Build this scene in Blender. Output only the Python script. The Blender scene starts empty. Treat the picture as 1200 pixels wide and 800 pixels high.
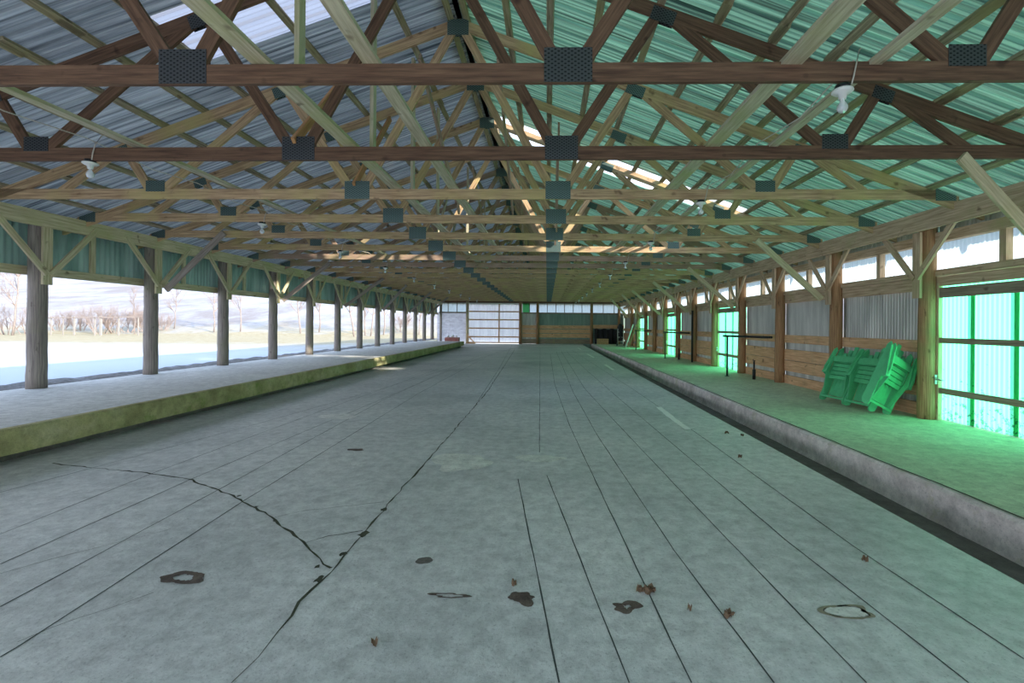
import bpy, math, random
from mathutils import Vector, Matrix
random.seed(7)
S = bpy.context.scene
COL = S.collection

# ------------------------------------------------------------------ camera, light, exposure
CAMZ, F, VX, VY, ROLL = 1.44, 535.0, 641.0, 381.0, 0.008
cam = bpy.data.objects.new('camera', bpy.data.cameras.new('camera')); COL.objects.link(cam)
cam.data.sensor_width = 36; cam.data.lens = F / 1200 * 36
cam.data.shift_x = -(VX - 600) / 1200; cam.data.shift_y = -(400 - VY) / 1200
cam.data.clip_start = 0.05; cam.data.clip_end = 2000
cam.matrix_world = Matrix.Translation((0, 0, CAMZ)) @ Matrix.Rotation(math.pi / 2, 4, 'X') @ Matrix.Rotation(ROLL, 4, 'Z')
S.camera = cam
SUN_DIR = Vector((-6.2, 3.5, -2.7))
sun = bpy.data.objects.new('sun', bpy.data.lights.new('sun', 'SUN')); COL.objects.link(sun)
sun.rotation_euler = SUN_DIR.to_track_quat('-Z', 'Y').to_euler()
sun.data.energy = 4.2; sun.data.angle = 0.02; sun.data.color = (1.0, 0.93, 0.82)
W = bpy.data.worlds.new('sky'); S.world = W; W.use_nodes = True
wn = W.node_tree.nodes; wl = W.node_tree.links
bg = wn['Background']
tc = wn.new('ShaderNodeTexCoord'); sx = wn.new('ShaderNodeSeparateXYZ'); cr = wn.new('ShaderNodeValToRGB')
wl.new(tc.outputs['Generated'], sx.inputs[0]); wl.new(sx.outputs['Z'], cr.inputs[0]); wl.new(cr.outputs[0], bg.inputs[0])
cr.color_ramp.elements[0].color = (0.86, 0.91, 1.0, 1); cr.color_ramp.elements[1].color = (0.36, 0.58, 1.0, 1)
bg.inputs[1].default_value = 1.15
vs = S.view_settings
vs.view_transform = 'Standard'; vs.look = 'None'; vs.gamma = 1; vs.use_curve_mapping = False
vs.exposure = 1.45

# ------------------------------------------------------------------ materials
def new_mat(name):
    m = bpy.data.materials.new(name); m.use_nodes = True
    nt = m.node_tree; b = nt.nodes['Principled BSDF']
    return m, nt, nt.nodes, nt.links, b
def ramp(N, stops):
    r = N.new('ShaderNodeValToRGB'); e = r.color_ramp.elements
    while len(e) < len(stops): e.new(0.5)
    for k, (p, c) in enumerate(stops):
        e[k].position = p; e[k].color = (*c, 1)
    return r
def mixc(N, L, fac, a, b, mode='MIX'):
    m = N.new('ShaderNodeMix'); m.data_type = 'RGBA'; m.blend_type = mode
    if isinstance(fac, float): m.inputs[0].default_value = fac
    else: L.new(fac, m.inputs[0])
    for i, v in ((6, a), (7, b)):
        if isinstance(v, tuple): m.inputs[i].default_value = (*v, 1)
        else: L.new(v, m.inputs[i])
    return m.outputs[2]
def noise(N, L, vec, scale, detail=4, rough=0.6):
    n = N.new('ShaderNodeTexNoise'); n.inputs['Scale'].default_value = scale
    n.inputs['Detail'].default_value = detail; n.inputs['Roughness'].default_value = rough
    if vec is not None: L.new(vec, n.inputs['Vector'])
    return n.outputs[0]
def bump(N, L, b, h, s=0.3, d=0.01):
    bp = N.new('ShaderNodeBump'); bp.inputs['Strength'].default_value = s; bp.inputs['Distance'].default_value = d
    L.new(h, bp.inputs['Height']); L.new(bp.outputs[0], b.inputs['Normal'])
def wood(name, c1, c2, c3=(0.30, 0.33, 0.12), mould=0.35, rough=0.8):
    m, nt, N, L, b = new_mat(name)
    uv = N.new('ShaderNodeTexCoord'); mp = N.new('ShaderNodeMapping')
    mp.inputs['Scale'].default_value = (1.0, 16.0, 1.0); L.new(uv.outputs['UV'], mp.inputs[0])
    n1 = noise(N, L, mp.outputs[0], 2.2, 6)
    r = ramp(N, [(0.33, c1), (0.68, c2)]); L.new(n1, r.inputs[0])
    geo = N.new('ShaderNodeNewGeometry')
    n2 = noise(N, L, geo.outputs['Position'], 1.3, 5)
    r2 = ramp(N, [(0.62 - mould * 0.35, (0, 0, 0)), (0.85 - mould * 0.3, (1, 1, 1))]); L.new(n2, r2.inputs[0])
    col = mixc(N, L, r2.outputs[0], r.outputs[0], c3)
    n3 = noise(N, L, uv.outputs['UV'], 5.0, 2)
    r3 = ramp(N, [(0.26, (0.45, 0.4, 0.38)), (0.36, (1, 1, 1))]); L.new(n3, r3.inputs[0])
    col = mixc(N, L, 1.0, col, r3.outputs[0], 'MULTIPLY')
    L.new(col, b.inputs['Base Color']); b.inputs['Roughness'].default_value = rough
    bump(N, L, b, n1, 0.35, 0.004)
    return m
def plain(name, c, rough=0.6, metal=0.0, var=0.15, scale=6.0):
    m, nt, N, L, b = new_mat(name)
    geo = N.new('ShaderNodeNewGeometry'); n = noise(N, L, geo.outputs['Position'], scale, 5)
    r = ramp(N, [(0.3, tuple(max(0, x * (1 - var)) for x in c)), (0.7, tuple(min(1, x * (1 + var)) for x in c))])
    L.new(n, r.inputs[0]); L.new(r.outputs[0], b.inputs['Base Color'])
    b.inputs['Roughness'].default_value = rough; b.inputs['Metallic'].default_value = metal
    return m
def sheet(name, c1, c2, rough=0.35, metal=0.6, stretch=(0.6, 5, 0.6), scale=1.5, rust=None, trans=0.0):
    m, nt, N, L, b = new_mat(name)
    geo = N.new('ShaderNodeNewGeometry'); mp = N.new('ShaderNodeMapping'); mp.inputs['Scale'].default_value = stretch
    L.new(geo.outputs['Position'], mp.inputs[0])
    n = noise(N, L, mp.outputs[0], scale, 6); r = ramp(N, [(0.32, c1), (0.68, c2)]); L.new(n, r.inputs[0])
    col = r.outputs[0]
    if rust:
        n2 = noise(N, L, geo.outputs['Position'], 3.5, 5); r2 = ramp(N, [(0.62, (0, 0, 0)), (0.74, (1, 1, 1))]); L.new(n2, r2.inputs[0])
        col = mixc(N, L, r2.outputs[0], col, rust)
    L.new(col, b.inputs['Base Color']); b.inputs['Roughness'].default_value = rough; b.inputs['Metallic'].default_value = metal
    if trans:
        t = N.new('ShaderNodeBsdfTranslucent'); L.new(col, t.inputs[0]); mx = N.new('ShaderNodeMixShader'); mx.inputs[0].default_value = trans
        L.new(b.outputs[0], mx.inputs[1]); L.new(t.outputs[0], mx.inputs[2]); L.new(mx.outputs[0], N['Material Output'].inputs[0])
    return m
def fibreglass(name, c, k=0.85, clear=0.0, dirt=0.3):
    m, nt, N, L, b = new_mat(name)
    geo = N.new('ShaderNodeNewGeometry'); n = noise(N, L, geo.outputs['Position'], 14, 6, 0.7)
    sp = N.new('ShaderNodeSeparateXYZ'); L.new(geo.outputs['Position'], sp.inputs[0])
    mr = N.new('ShaderNodeMapRange'); mr.inputs[1].default_value = 0.1; mr.inputs[2].default_value = 1.3
    mr.inputs[3].default_value = 0.62 - 0.28 * dirt; mr.inputs[4].default_value = 0.25; L.new(sp.outputs[2], mr.inputs[0])
    lt = N.new('ShaderNodeMath'); lt.operation = 'LESS_THAN'; L.new(n, lt.inputs[0]); L.new(mr.outputs[0], lt.inputs[1])
    col = mixc(N, L, lt.outputs[0], c, tuple(x * 0.35 for x in c))
    t = N.new('ShaderNodeBsdfTranslucent'); L.new(col, t.inputs[0])
    L.new(col, b.inputs['Base Color']); b.inputs['Roughness'].default_value = 0.35
    mx = N.new('ShaderNodeMixShader'); mx.inputs[0].default_value = k
    L.new(b.outputs[0], mx.inputs[1]); L.new(t.outputs[0], mx.inputs[2]); out = mx.outputs[0]
    if clear:
        tr = N.new('ShaderNodeBsdfTransparent'); mx2 = N.new('ShaderNodeMixShader'); mx2.inputs[0].default_value = clear
        L.new(out, mx2.inputs[1]); L.new(tr.outputs[0], mx2.inputs[2]); out = mx2.outputs[0]
    L.new(out, N['Material Output'].inputs[0])
    return m
def concrete(name, c1, c2, c3, rough=0.75, big=0.5, bumps=0.35, speck=None):
    m, nt, N, L, b = new_mat(name)
    geo = N.new('ShaderNodeNewGeometry'); P = geo.outputs['Position']
    n1 = noise(N, L, P, big, 8, 0.65); r1 = ramp(N, [(0.3, c1), (0.52, c2), (0.75, c3)]); L.new(n1, r1.inputs[0])
    n2 = noise(N, L, P, 9, 8, 0.75); r2 = ramp(N, [(0.3, (0.66, 0.66, 0.66)), (0.6, (1.08, 1.08, 1.08))]); L.new(n2, r2.inputs[0])
    col = mixc(N, L, 1.0, r1.outputs[0], r2.outputs[0], 'MULTIPLY')
    n3 = noise(N, L, P, 60, 4, 0.8); r3 = ramp(N, [(0.32, (0.6, 0.6, 0.6)), (0.45, (1, 1, 1))]); L.new(n3, r3.inputs[0])
    col = mixc(N, L, 1.0, col, r3.outputs[0], 'MULTIPLY')
    if speck:
        n4 = noise(N, L, P, 2.3, 9, 0.75); r4 = ramp(N, [(0.55, (0, 0, 0)), (0.68, (1, 1, 1))]); L.new(n4, r4.inputs[0])
        col = mixc(N, L, r4.outputs[0], col, speck)
    L.new(col, b.inputs['Base Color']); b.inputs['Roughness'].default_value = rough
    bump(N, L, b, n2, bumps, 0.02)
    return m

M = {}
M['truss_brown'] = wood('truss_brown', (0.075, 0.036, 0.020), (0.21, 0.115, 0.065), mould=-0.6)
M['truss_olive'] = wood('truss_olive', (0.32, 0.19, 0.10), (0.70, 0.49, 0.28), (0.54, 0.43, 0.17), mould=0.4)
M['truss_pink'] = wood('truss_pink', (0.30, 0.19, 0.13), (0.52, 0.36, 0.26), (0.30, 0.27, 0.12), mould=0.4)
M['brace_pale'] = wood('brace_pale', (0.36, 0.31, 0.20), (0.66, 0.60, 0.44), (0.44, 0.44, 0.20), mould=0.25)
M['brace_orange'] = wood('brace_orange', (0.38, 0.17, 0.06), (0.62, 0.33, 0.14), mould=0.0)
M['purlin'] = wood('purlin', (0.14, 0.10, 0.055), (0.55, 0.46, 0.31), (0.34, 0.30, 0.13), mould=0.5)
M['left_wood'] = wood('left_wood', (0.42, 0.35, 0.20), (0.76, 0.66, 0.44), (0.50, 0.48, 0.22), mould=0.35)
M['left_post'] = wood('left_post', (0.16, 0.13, 0.115), (0.40, 0.34, 0.29), (0.26, 0.24, 0.15), mould=0.3)
M['right_wood'] = wood('right_wood', (0.40, 0.26, 0.16), (0.74, 0.55, 0.38), (0.42, 0.38, 0.18), mould=0.2)
M['right_post'] = wood('right_post', (0.22, 0.11, 0.05), (0.55, 0.31, 0.16), (0.26, 0.20, 0.09), mould=0.4)
M['plank'] = wood('plank', (0.55, 0.29, 0.15), (0.86, 0.55, 0.32), (0.38, 0.27, 0.15), mould=0.15)
M['grey_brace'] = wood('grey_brace', (0.24, 0.19, 0.15), (0.45, 0.38, 0.31), mould=0.1)
M['rail_wood'] = wood('rail_wood', (0.20, 0.15, 0.11), (0.36, 0.29, 0.22), mould=0.1)
M['roof_l'] = sheet('roof_l', (0.06, 0.075, 0.085), (0.56, 0.58, 0.57), 0.3, 0.2, (0.25, 16, 0.25), trans=0.11)  # rib shade striped into the colour; translucency added to brighten the interior
M['roof_r'] = sheet('roof_r', (0.035, 0.07, 0.05), (0.27, 0.54, 0.37), 0.3, 0.2, (0.25, 16, 0.25), trans=0.18)  # green cast and rib shade put into the colour; translucency added for interior light
M['green_sheet'] = sheet('green_sheet', (0.15, 0.25, 0.20), (0.32, 0.45, 0.37), 0.4, 0.1, (0.8, 3, 0.5), rust=None, trans=0.12)
M['grey_sheet'] = sheet('grey_sheet', (0.36, 0.36, 0.33), (0.66, 0.65, 0.60), 0.45, 0.5, (3, 3, 0.4))
M['white_sheet'] = sheet('white_sheet', (0.72, 0.72, 0.74), (0.88, 0.88, 0.89), 0.5, 0.0, (3, 3, 0.3), trans=0.45)
M['pale_sheet'] = sheet('pale_sheet', (0.52, 0.50, 0.54), (0.76, 0.75, 0.79), 0.6, 0.0, (2, 2, 6), trans=0.32)
M['teal_sheet'] = sheet('teal_sheet', (0.16, 0.25, 0.22), (0.28, 0.38, 0.32), 0.5, 0.3, (3, 3, 0.4))
M['green_glass'] = fibreglass('green_glass', (0.17, 0.96, 0.50), 0.93, 0.0, 0.55)
M['white_glass'] = fibreglass('white_glass', (0.44, 0.52, 0.54), 0.85, 0.0, 0.0)
M['dark_green_glass'] = fibreglass('dark_green_glass', (0.03, 0.16, 0.05), 0.86, 0.0, 0.0)
M['skylight'] = fibreglass('skylight', (0.46, 0.42, 0.41), 0.8, 0.0, 0.0)
M['clear_sheet'] = fibreglass('clear_sheet', (0.9, 0.9, 0.9), 0.7, 0.9, 0.0)
M['floor'] = concrete('floor', (0.48, 0.495, 0.485), (0.68, 0.68, 0.665), (0.82, 0.805, 0.77), 0.48, 0.5, 0.4)
M['platform'] = concrete('platform', (0.56, 0.56, 0.54), (0.66, 0.66, 0.63), (0.74, 0.73, 0.70), 0.8, 0.7, 0.4)
M['platform_right'] = concrete('platform_right', (0.50, 0.56, 0.40), (0.60, 0.70, 0.50), (0.68, 0.76, 0.58), 0.8, 0.7, 0.4)  # green light from the doors put into this concrete's colour
M['curb_green'] = concrete('curb_green', (0.28, 0.26, 0.11), (0.46, 0.42, 0.20), (0.60, 0.55, 0.34), 0.9, 1.6, 0.8, (0.20, 0.27, 0.06))
M['curb_grey'] = concrete('curb_grey', (0.52, 0.46, 0.44), (0.74, 0.67, 0.64), (0.84, 0.79, 0.74), 0.9, 1.8, 0.9, (0.50, 0.47, 0.30))
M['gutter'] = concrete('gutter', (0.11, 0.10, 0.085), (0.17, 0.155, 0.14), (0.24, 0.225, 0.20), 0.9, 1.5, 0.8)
M['crack'] = plain('crack', (0.055, 0.06, 0.035), 0.95, 0, 0.4, 20)
M['joint'] = plain('joint', (0.06, 0.07, 0.065), 0.95, 0, 0.3, 12)
M['stain'] = concrete('stain', (0.07, 0.05, 0.04), (0.14, 0.10, 0.08), (0.25, 0.21, 0.17), 0.9, 8, 0.6)
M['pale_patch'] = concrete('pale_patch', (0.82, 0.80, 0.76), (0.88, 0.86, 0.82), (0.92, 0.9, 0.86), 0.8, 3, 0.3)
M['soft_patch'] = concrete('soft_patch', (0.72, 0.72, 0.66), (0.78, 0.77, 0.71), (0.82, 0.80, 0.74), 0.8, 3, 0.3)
M['soft_stain'] = plain('soft_stain', (0.30, 0.27, 0.19), 0.9, 0, 0.35, 14)
M['paint'] = plain('paint', (0.95, 0.93, 0.88), 0.6, 0, 0.08, 20)
M['leaf'] = plain('leaf', (0.14, 0.09, 0.05), 0.8, 0, 0.4, 40)
M['chair'] = plain('chair', (0.10, 0.52, 0.24), 0.45, 0, 0.12, 8)
M['black'] = plain('black', (0.018, 0.02, 0.022), 0.4, 0.3, 0.2, 8)
M['dark'] = plain('dark', (0.02, 0.02, 0.025), 0.8, 0, 0.3, 5)
M['porcelain'] = plain('porcelain', (0.78, 0.78, 0.74), 0.3, 0, 0.05, 8)
M['galv'] = plain('galv', (0.45, 0.46, 0.47), 0.4, 0.8, 0.15, 20)
M['wire'] = plain('wire', (0.55, 0.50, 0.42), 0.6, 0, 0.1, 8)
M['red'] = plain('red', (0.36, 0.12, 0.10), 0.6, 0, 0.25, 8)
M['tan'] = plain('tan', (0.55, 0.40, 0.20), 0.7, 0, 0.2, 8)
M['bark'] = plain('bark', (0.24, 0.20, 0.18), 0.9, 0, 0.25, 6)
M['twig'] = plain('twig', (0.28, 0.22, 0.19), 0.9, 0, 0.2, 3)
M['fence'] = plain('fence', (0.25, 0.23, 0.21), 0.8, 0, 0.15, 3)
M['gravel'] = concrete('gravel', (0.06, 0.055, 0.05), (0.14, 0.13, 0.12), (0.26, 0.25, 0.24), 0.95, 14, 1.0, (0.34, 0.35, 0.38))
m, nt, N, L, b = new_mat('bulb_glass'); M['bulb'] = m
b.inputs['Base Color'].default_value = (0.93, 0.95, 0.97, 1); b.inputs['Roughness'].default_value = 0.12; b.inputs['Transmission Weight'].default_value = 0.55
# gusset plates: punched steel
def gusset_mat(name, c):
    m, nt, N, L, b = new_mat(name)
    uv = N.new('ShaderNodeTexCoord'); sp = N.new('ShaderNodeSeparateXYZ'); L.new(uv.outputs['UV'], sp.inputs[0])
    def wave(o, k):
        a = N.new('ShaderNodeMath'); a.operation = 'MULTIPLY'; a.inputs[1].default_value = k; L.new(o, a.inputs[0])
        s = N.new('ShaderNodeMath'); s.operation = 'SINE'; L.new(a.outputs[0], s.inputs[0]); return s.outputs[0]
    p = N.new('ShaderNodeMath'); p.operation = 'MULTIPLY'; L.new(wave(sp.outputs[0], 130), p.inputs[0]); L.new(wave(sp.outputs[1], 210), p.inputs[1])
    r = ramp(N, [(0.25, c), (0.5, tuple(x * 0.15 for x in c))]); L.new(p.outputs[0], r.inputs[0])
    L.new(r.outputs[0], b.inputs['Base Color']); b.inputs['Metallic'].default_value = 0.55; b.inputs['Roughness'].default_value = 0.5
    return m
M['gusset'] = gusset_mat('gusset', (0.085, 0.09, 0.095))
M['gusset_teal'] = gusset_mat('gusset_teal', (0.15, 0.22, 0.20))
# outdoor ground: snow with a dead-grass band
m, nt, N, L, b = new_mat('snow'); M['snow'] = m
geo = N.new('ShaderNodeNewGeometry'); P = geo.outputs['Position']; sp = N.new('ShaderNodeSeparateXYZ'); L.new(P, sp.inputs[0])
n1 = noise(N, L, P, 0.35, 8, 0.7)
addn = N.new('ShaderNodeMath'); addn.operation = 'MULTIPLY_ADD'; addn.inputs[1].default_value = 16; L.new(n1, addn.inputs[0]); L.new(sp.outputs[1], addn.inputs[2])
rg = N.new('ShaderNodeMapRange'); rg.inputs[1].default_value = 27; rg.inputs[2].default_value = 40; L.new(addn.outputs[0], rg.inputs[0])
rg2 = N.new('ShaderNodeMapRange'); rg2.inputs[1].default_value = 66; rg2.inputs[2].default_value = 58; L.new(addn.outputs[0], rg2.inputs[0])
mm = N.new('ShaderNodeMath'); mm.operation = 'MULTIPLY'; L.new(rg.outputs[0], mm.inputs[0]); L.new(rg2.outputs[0], mm.inputs[1])
ng = noise(N, L, P, 2.0, 8, 0.8); rgr = ramp(N, [(0.35, (0.22, 0.165, 0.065)), (0.6, (0.33, 0.28, 0.17))]); L.new(ng, rgr.inputs[0])
mp = N.new('ShaderNodeMapping'); mp.inputs['Scale'].default_value = (1, 0.6, 3); L.new(P, mp.inputs[0])
nh = noise(N, L, mp.outputs[0], 0.09, 10, 0.72); rh = ramp(N, [(0.38, (0.36, 0.365, 0.38)), (0.60, (0.20, 0.17, 0.155))]); L.new(nh, rh.inputs[0])
hm = N.new('ShaderNodeMapRange'); hm.inputs[1].default_value = 48; hm.inputs[2].default_value = 56; L.new(sp.outputs[1], hm.inputs[0])
c0 = mixc(N, L, hm.outputs[0], (0.40, 0.425, 0.46), rh.outputs[0])
c0 = mixc(N, L, mm.outputs[0], c0, rgr.outputs[0])
L.new(c0, b.inputs['Base Color']); b.inputs['Roughness'].default_value = 0.8
bump(N, L, b, noise(N, L, P, 3.0, 8, 0.75), 0.6, 0.12)

# ------------------------------------------------------------------ mesh helpers
class MB:
    def __init__(s): s.v = []; s.f = []; s.uv = []; s.smooth = []
    def quad(s, pts, uvs, sm=False):
        n = len(s.v); s.v += [tuple(p) for p in pts]; s.f.append(tuple(range(n, n + len(pts)))); s.uv.append(uvs); s.smooth.append(sm)
    def board(s, p0, p1, a, b_, ref=(0, 1, 0)):
        """box from p0 to p1; a = size along ref (projected), b_ = size across both"""
        p0 = Vector(p0); p1 = Vector(p1); d = p1 - p0; ln = d.length; d.normalize()
        u = Vector(ref); u = (u - d * u.dot(d)).normalized(); w = d.cross(u)
        u = u * a / 2; w = w * b_ / 2; o = random.uniform(0, 20); q = random.uniform(0, 3)
        c = [p0 - u - w, p0 + u - w, p0 + u + w, p0 - u + w]; e = [x + d * ln for x in c]
        base = len(s.v); s.v += [tuple(x) for x in c + e]
        dims = [a, b_, a, b_]
        for i in range(4):
            j = (i + 1) % 4
            s.f.append((base + i, base + j, base + 4 + j, base + 4 + i))
            h = dims[i]; vv = q + i * 0.37
            s.uv.append([(o, vv), (o, vv + h), (o + ln, vv + h), (o + ln, vv)]); s.smooth.append(False)
        s.f.append((base + 3, base + 2, base + 1, base)); s.uv.append([(o, q), (o, q + .02), (o + .02, q + .02), (o + .02, q)]); s.smooth.append(False)
        s.f.append((base + 4, base + 5, base + 6, base + 7)); s.uv.append([(o, q), (o, q + .02), (o + .02, q + .02), (o + .02, q)]); s.smooth.append(False)
    def box(s, x0, x1, y0, y1, z0, z1):
        dx, dy, dz = x1 - x0, y1 - y0, z1 - z0
        if dx >= dy and dx >= dz: s.board((x0, (y0 + y1) / 2, (z0 + z1) / 2), (x1, (y0 + y1) / 2, (z0 + z1) / 2), dy, dz, (0, 1, 0))
        elif dy >= dz: s.board(((x0 + x1) / 2, y0, (z0 + z1) / 2), ((x0 + x1) / 2, y1, (z0 + z1) / 2), dx, dz, (1, 0, 0))
        else: s.board(((x0 + x1) / 2, (y0 + y1) / 2, z0), ((x0 + x1) / 2, (y0 + y1) / 2, z1), dx, dy, (1, 0, 0))
    def tube(s, pts, rads, n=10, wob=0.0, cap=True):
        pts = [Vector(p) for p in pts]; rings = []; o = random.uniform(0, 20); acc = 0
        if not isinstance(rads, (list, tuple)): rads = [rads] * len(pts)
        for i, p in enumerate(pts):
            d = (pts[min(i + 1, len(pts) - 1)] - pts[max(i - 1, 0)]).normalized()
            ref = Vector((0, 0, 1)) if abs(d.z) < 0.9 else Vector((1, 0, 0))
            u = (ref - d * ref.dot(d)).normalized(); w = d.cross(u)
            if i: acc += (p - pts[i - 1]).length
            ring = []
            for k in range(n):
                t = 2 * math.pi * k / n; r = rads[i] * (1 + random.uniform(-wob, wob))
                ring.append(len(s.v)); s.v.append(tuple(p + u * math.cos(t) * r + w * math.sin(t) * r))
            rings.append((ring, acc))
        for (r0, a0), (r1, a1) in zip(rings, rings[1:]):
            for k in range(n):
                j = (k + 1) % n
                s.f.append((r0[k], r0[j], r1[j], r1[k])); s.uv.append([(o + a0, k * .08), (o + a0, (k + 1) * .08), (o + a1, (k + 1) * .08), (o + a1, k * .08)]); s.smooth.append(True)
        if cap:
            for ring, rev in ((rings[0][0], True), (rings[-1][0], False)):
                f = tuple(reversed(ring)) if rev else tuple(ring)
                s.f.append(f); s.uv.append([(o, 0)] * n); s.smooth.append(False)
    def lathe(s, c, prof, n=16):
        """prof = [(radius, z)]"""
        c = Vector(c); base = len(s.v)
        for r, z in prof:
            for k in range(n):
                t = 2 * math.pi * k / n; s.v.append((c.x + r * math.cos(t), c.y + r * math.sin(t), c.z + z))
        for i in range(len(prof) - 1):
            for k in range(n):
                j = (k + 1) % n; a = base + i * n
                s.f.append((a + k, a + j, a + n + j, a + n + k)); s.uv.append([(0, 0)] * 4); s.smooth.append(True)
    def corr(s, o, u, v, nrm, wu, wv, period=0.076, amp=0.009, seg=6, rows=1):
        """corrugated sheet: waves repeat along u, ribs run along v"""
        o = Vector(o); u = Vector(u).normalized(); v = Vector(v).normalized(); nrm = Vector(nrm).normalized()
        nu = max(2, int(wu / period * seg)); base = len(s.v)
        for j in range(rows + 1):
            for i in range(nu + 1):
                a = wu * i / nu
                s.v.append(tuple(o + u * a + v * (wv * j / rows) + nrm * amp * math.sin(2 * math.pi * a / period)))
        for j in range(rows):
            for i in range(nu):
                a = base + j * (nu + 1) + i
                s.f.append((a, a + 1, a + nu + 2, a + nu + 1)); s.uv.append([(0, 0)] * 4); s.smooth.append(True)
    def ribbed(s, o, u, v, nrm, wu, wv, pitch=0.2286, h=0.03):
        """box-ribbed roof sheet profile"""
        o = Vector(o); u = Vector(u).normalized(); v = Vector(v).normalized(); nrm = Vector(nrm).normalized()
        prof = []; a = 0
        while a < wu:
            for da, hh in ((0, 0), (0.012, h), (0.034, h), (0.046, 0), (0.095, 0), (0.103, h * .35), (0.113, 0), (0.16, 0), (0.168, h * .35), (0.178, 0)):
                if a + da <= wu: prof.append((a + da, hh))
            a += pitch
        prof.append((wu, 0)); base = len(s.v); n = len(prof)
        for t in (0, wv):
            for a, hh in prof: s.v.append(tuple(o + u * a + v * t + nrm * hh))
        for i in range(n - 1):
            s.f.append((base + i, base + i + 1, base + n + i + 1, base + n + i)); s.uv.append([(0, 0)] * 4); s.smooth.append(False)
    def poly(s, pts, z):
        s.quad([(x, y, z) for x, y in pts], [(x, y) for x, y in pts])
    def build(s, name, mat, parent=None, loc=None):
        me = bpy.data.meshes.new(name); me.from_pydata(s.v, [], s.f); me.materials.append(mat)
        ul = me.uv_layers.new(name='UVMap'); k = 0
        for f in s.uv:
            for q in f: ul.data[k].uv = q; k += 1
        me.polygons.foreach_set('use_smooth', s.smooth); me.update()
        o = bpy.data.objects.new(name, me); COL.objects.link(o)
        if parent: o.parent = parent
        return o
def tag(o, label, cat, group=None):
    o['label'] = label; o['category'] = cat
    if group: o['group'] = group
    return o
def thing(name, label, cat, loc=(0, 0, 0), group=None, rz=0):
    o = bpy.data.objects.new(name, None); COL.objects.link(o); o.location = loc; o.rotation_euler = (0, 0, rz); o.empty_display_size = 0.2
    return tag(o, label, cat, group)
def struct(o):
    o['kind'] = 'structure'; return o
def sempty(name, loc=(0, 0, 0)):
    o = bpy.data.objects.new(name, None); COL.objects.link(o); o.location = loc; o.empty_display_size = 0.2
    return struct(o)
def copy_tree(o, parent=None):
    c = o.copy(); COL.objects.link(c)
    if parent: c.parent = parent
    for ch in list(o.children): copy_tree(ch, c)
    return c
ORD = ['first', 'second', 'third', 'fourth', 'fifth', 'sixth', 'seventh', 'eighth', 'ninth', 'tenth', 'eleventh', 'twelfth', 'thirteenth', 'fourteenth',
       'fifteenth', 'sixteenth', 'seventeenth', 'eighteenth', 'nineteenth', 'twentieth', 'twenty-first', 'twenty-second']

# ------------------------------------------------------------------ dimensions
DW = 35.1; YB = -2.8
XLP, XRP = -8.2, 5.75
ZLP, ZRP = 0.36, 0.06
TZ = 3.196; T = 1.5247; TY = [T * (2.18 + k) for k in range(21)]
XC = -1.27; HS = 6.93; APEX = 5.67; SL = 0.366
YL = [7.37 + 2.1145 * k for k in range(13)]
YR = [7.007 + 2.215 * k for k in range(-1, 12)]      # index 0 is the post beside the camera
def gp(x, y, z=0.0):
    dx, dy = x - VX, y - VY
    a, c = dx + ROLL * dy, dy - ROLL * dx
    d = (CAMZ - z) * F / c
    return (a / F * d, d)

# ------------------------------------------------------------------ floor and platforms
mb = MB(); mb.box(-5.62, 2.70, YB, DW, -0.25, 0.0)
floor = struct(mb.build('floor', M['floor']))
# right gutter
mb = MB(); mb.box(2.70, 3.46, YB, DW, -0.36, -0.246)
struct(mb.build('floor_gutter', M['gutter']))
# left platform: slab with an overhanging mossy edge above a recessed base
t = thing('left_platform', 'raised grey concrete walkway along the open left side', 'platform', (-6.9, 14.5, 0))
mb = MB(); mb.box(-8.42, -5.47, YB, 29.6, 0.14, ZLP); o = mb.build('slab', M['platform'], t); o.location = (6.9, -14.5, 0)
mb = MB(); ys = [YB + (29.6 - YB) * i / 90 for i in range(91)]
prev = None
for y in ys:
    j = random.uniform(-.008, .008); q = random.uniform(-.006, .006)
    ring = [(-5.47, y, ZLP + .001), (-5.39 + j, y, ZLP + .002 + q * .3), (-5.37 + q, y, ZLP - .02), (-5.365 + j, y, 0.22), (-5.37 + q, y, 0.10 + q), (-5.47, y, 0.092)]
    if prev:
        for a in range(5):
            mb.quad([prev[a], prev[a + 1], ring[a + 1], ring[a]], [(0, 0)] * 4, True)
    else: mb.quad(ring, [(0, 0)] * 6)
    prev = ring
mb.quad(prev[::-1], [(0, 0)] * 6)
o = mb.build('mossy_edge', M['curb_green'], t); o.location = (6.9, -14.5, 0)
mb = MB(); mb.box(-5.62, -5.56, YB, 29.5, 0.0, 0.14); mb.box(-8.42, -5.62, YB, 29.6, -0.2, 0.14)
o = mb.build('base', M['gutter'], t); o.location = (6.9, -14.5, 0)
mb = MB(); mb.box(-8.42, -5.62, 29.6, DW, -0.2, 0.0); struct(mb.build('floor_left_end', M['floor']))
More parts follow.
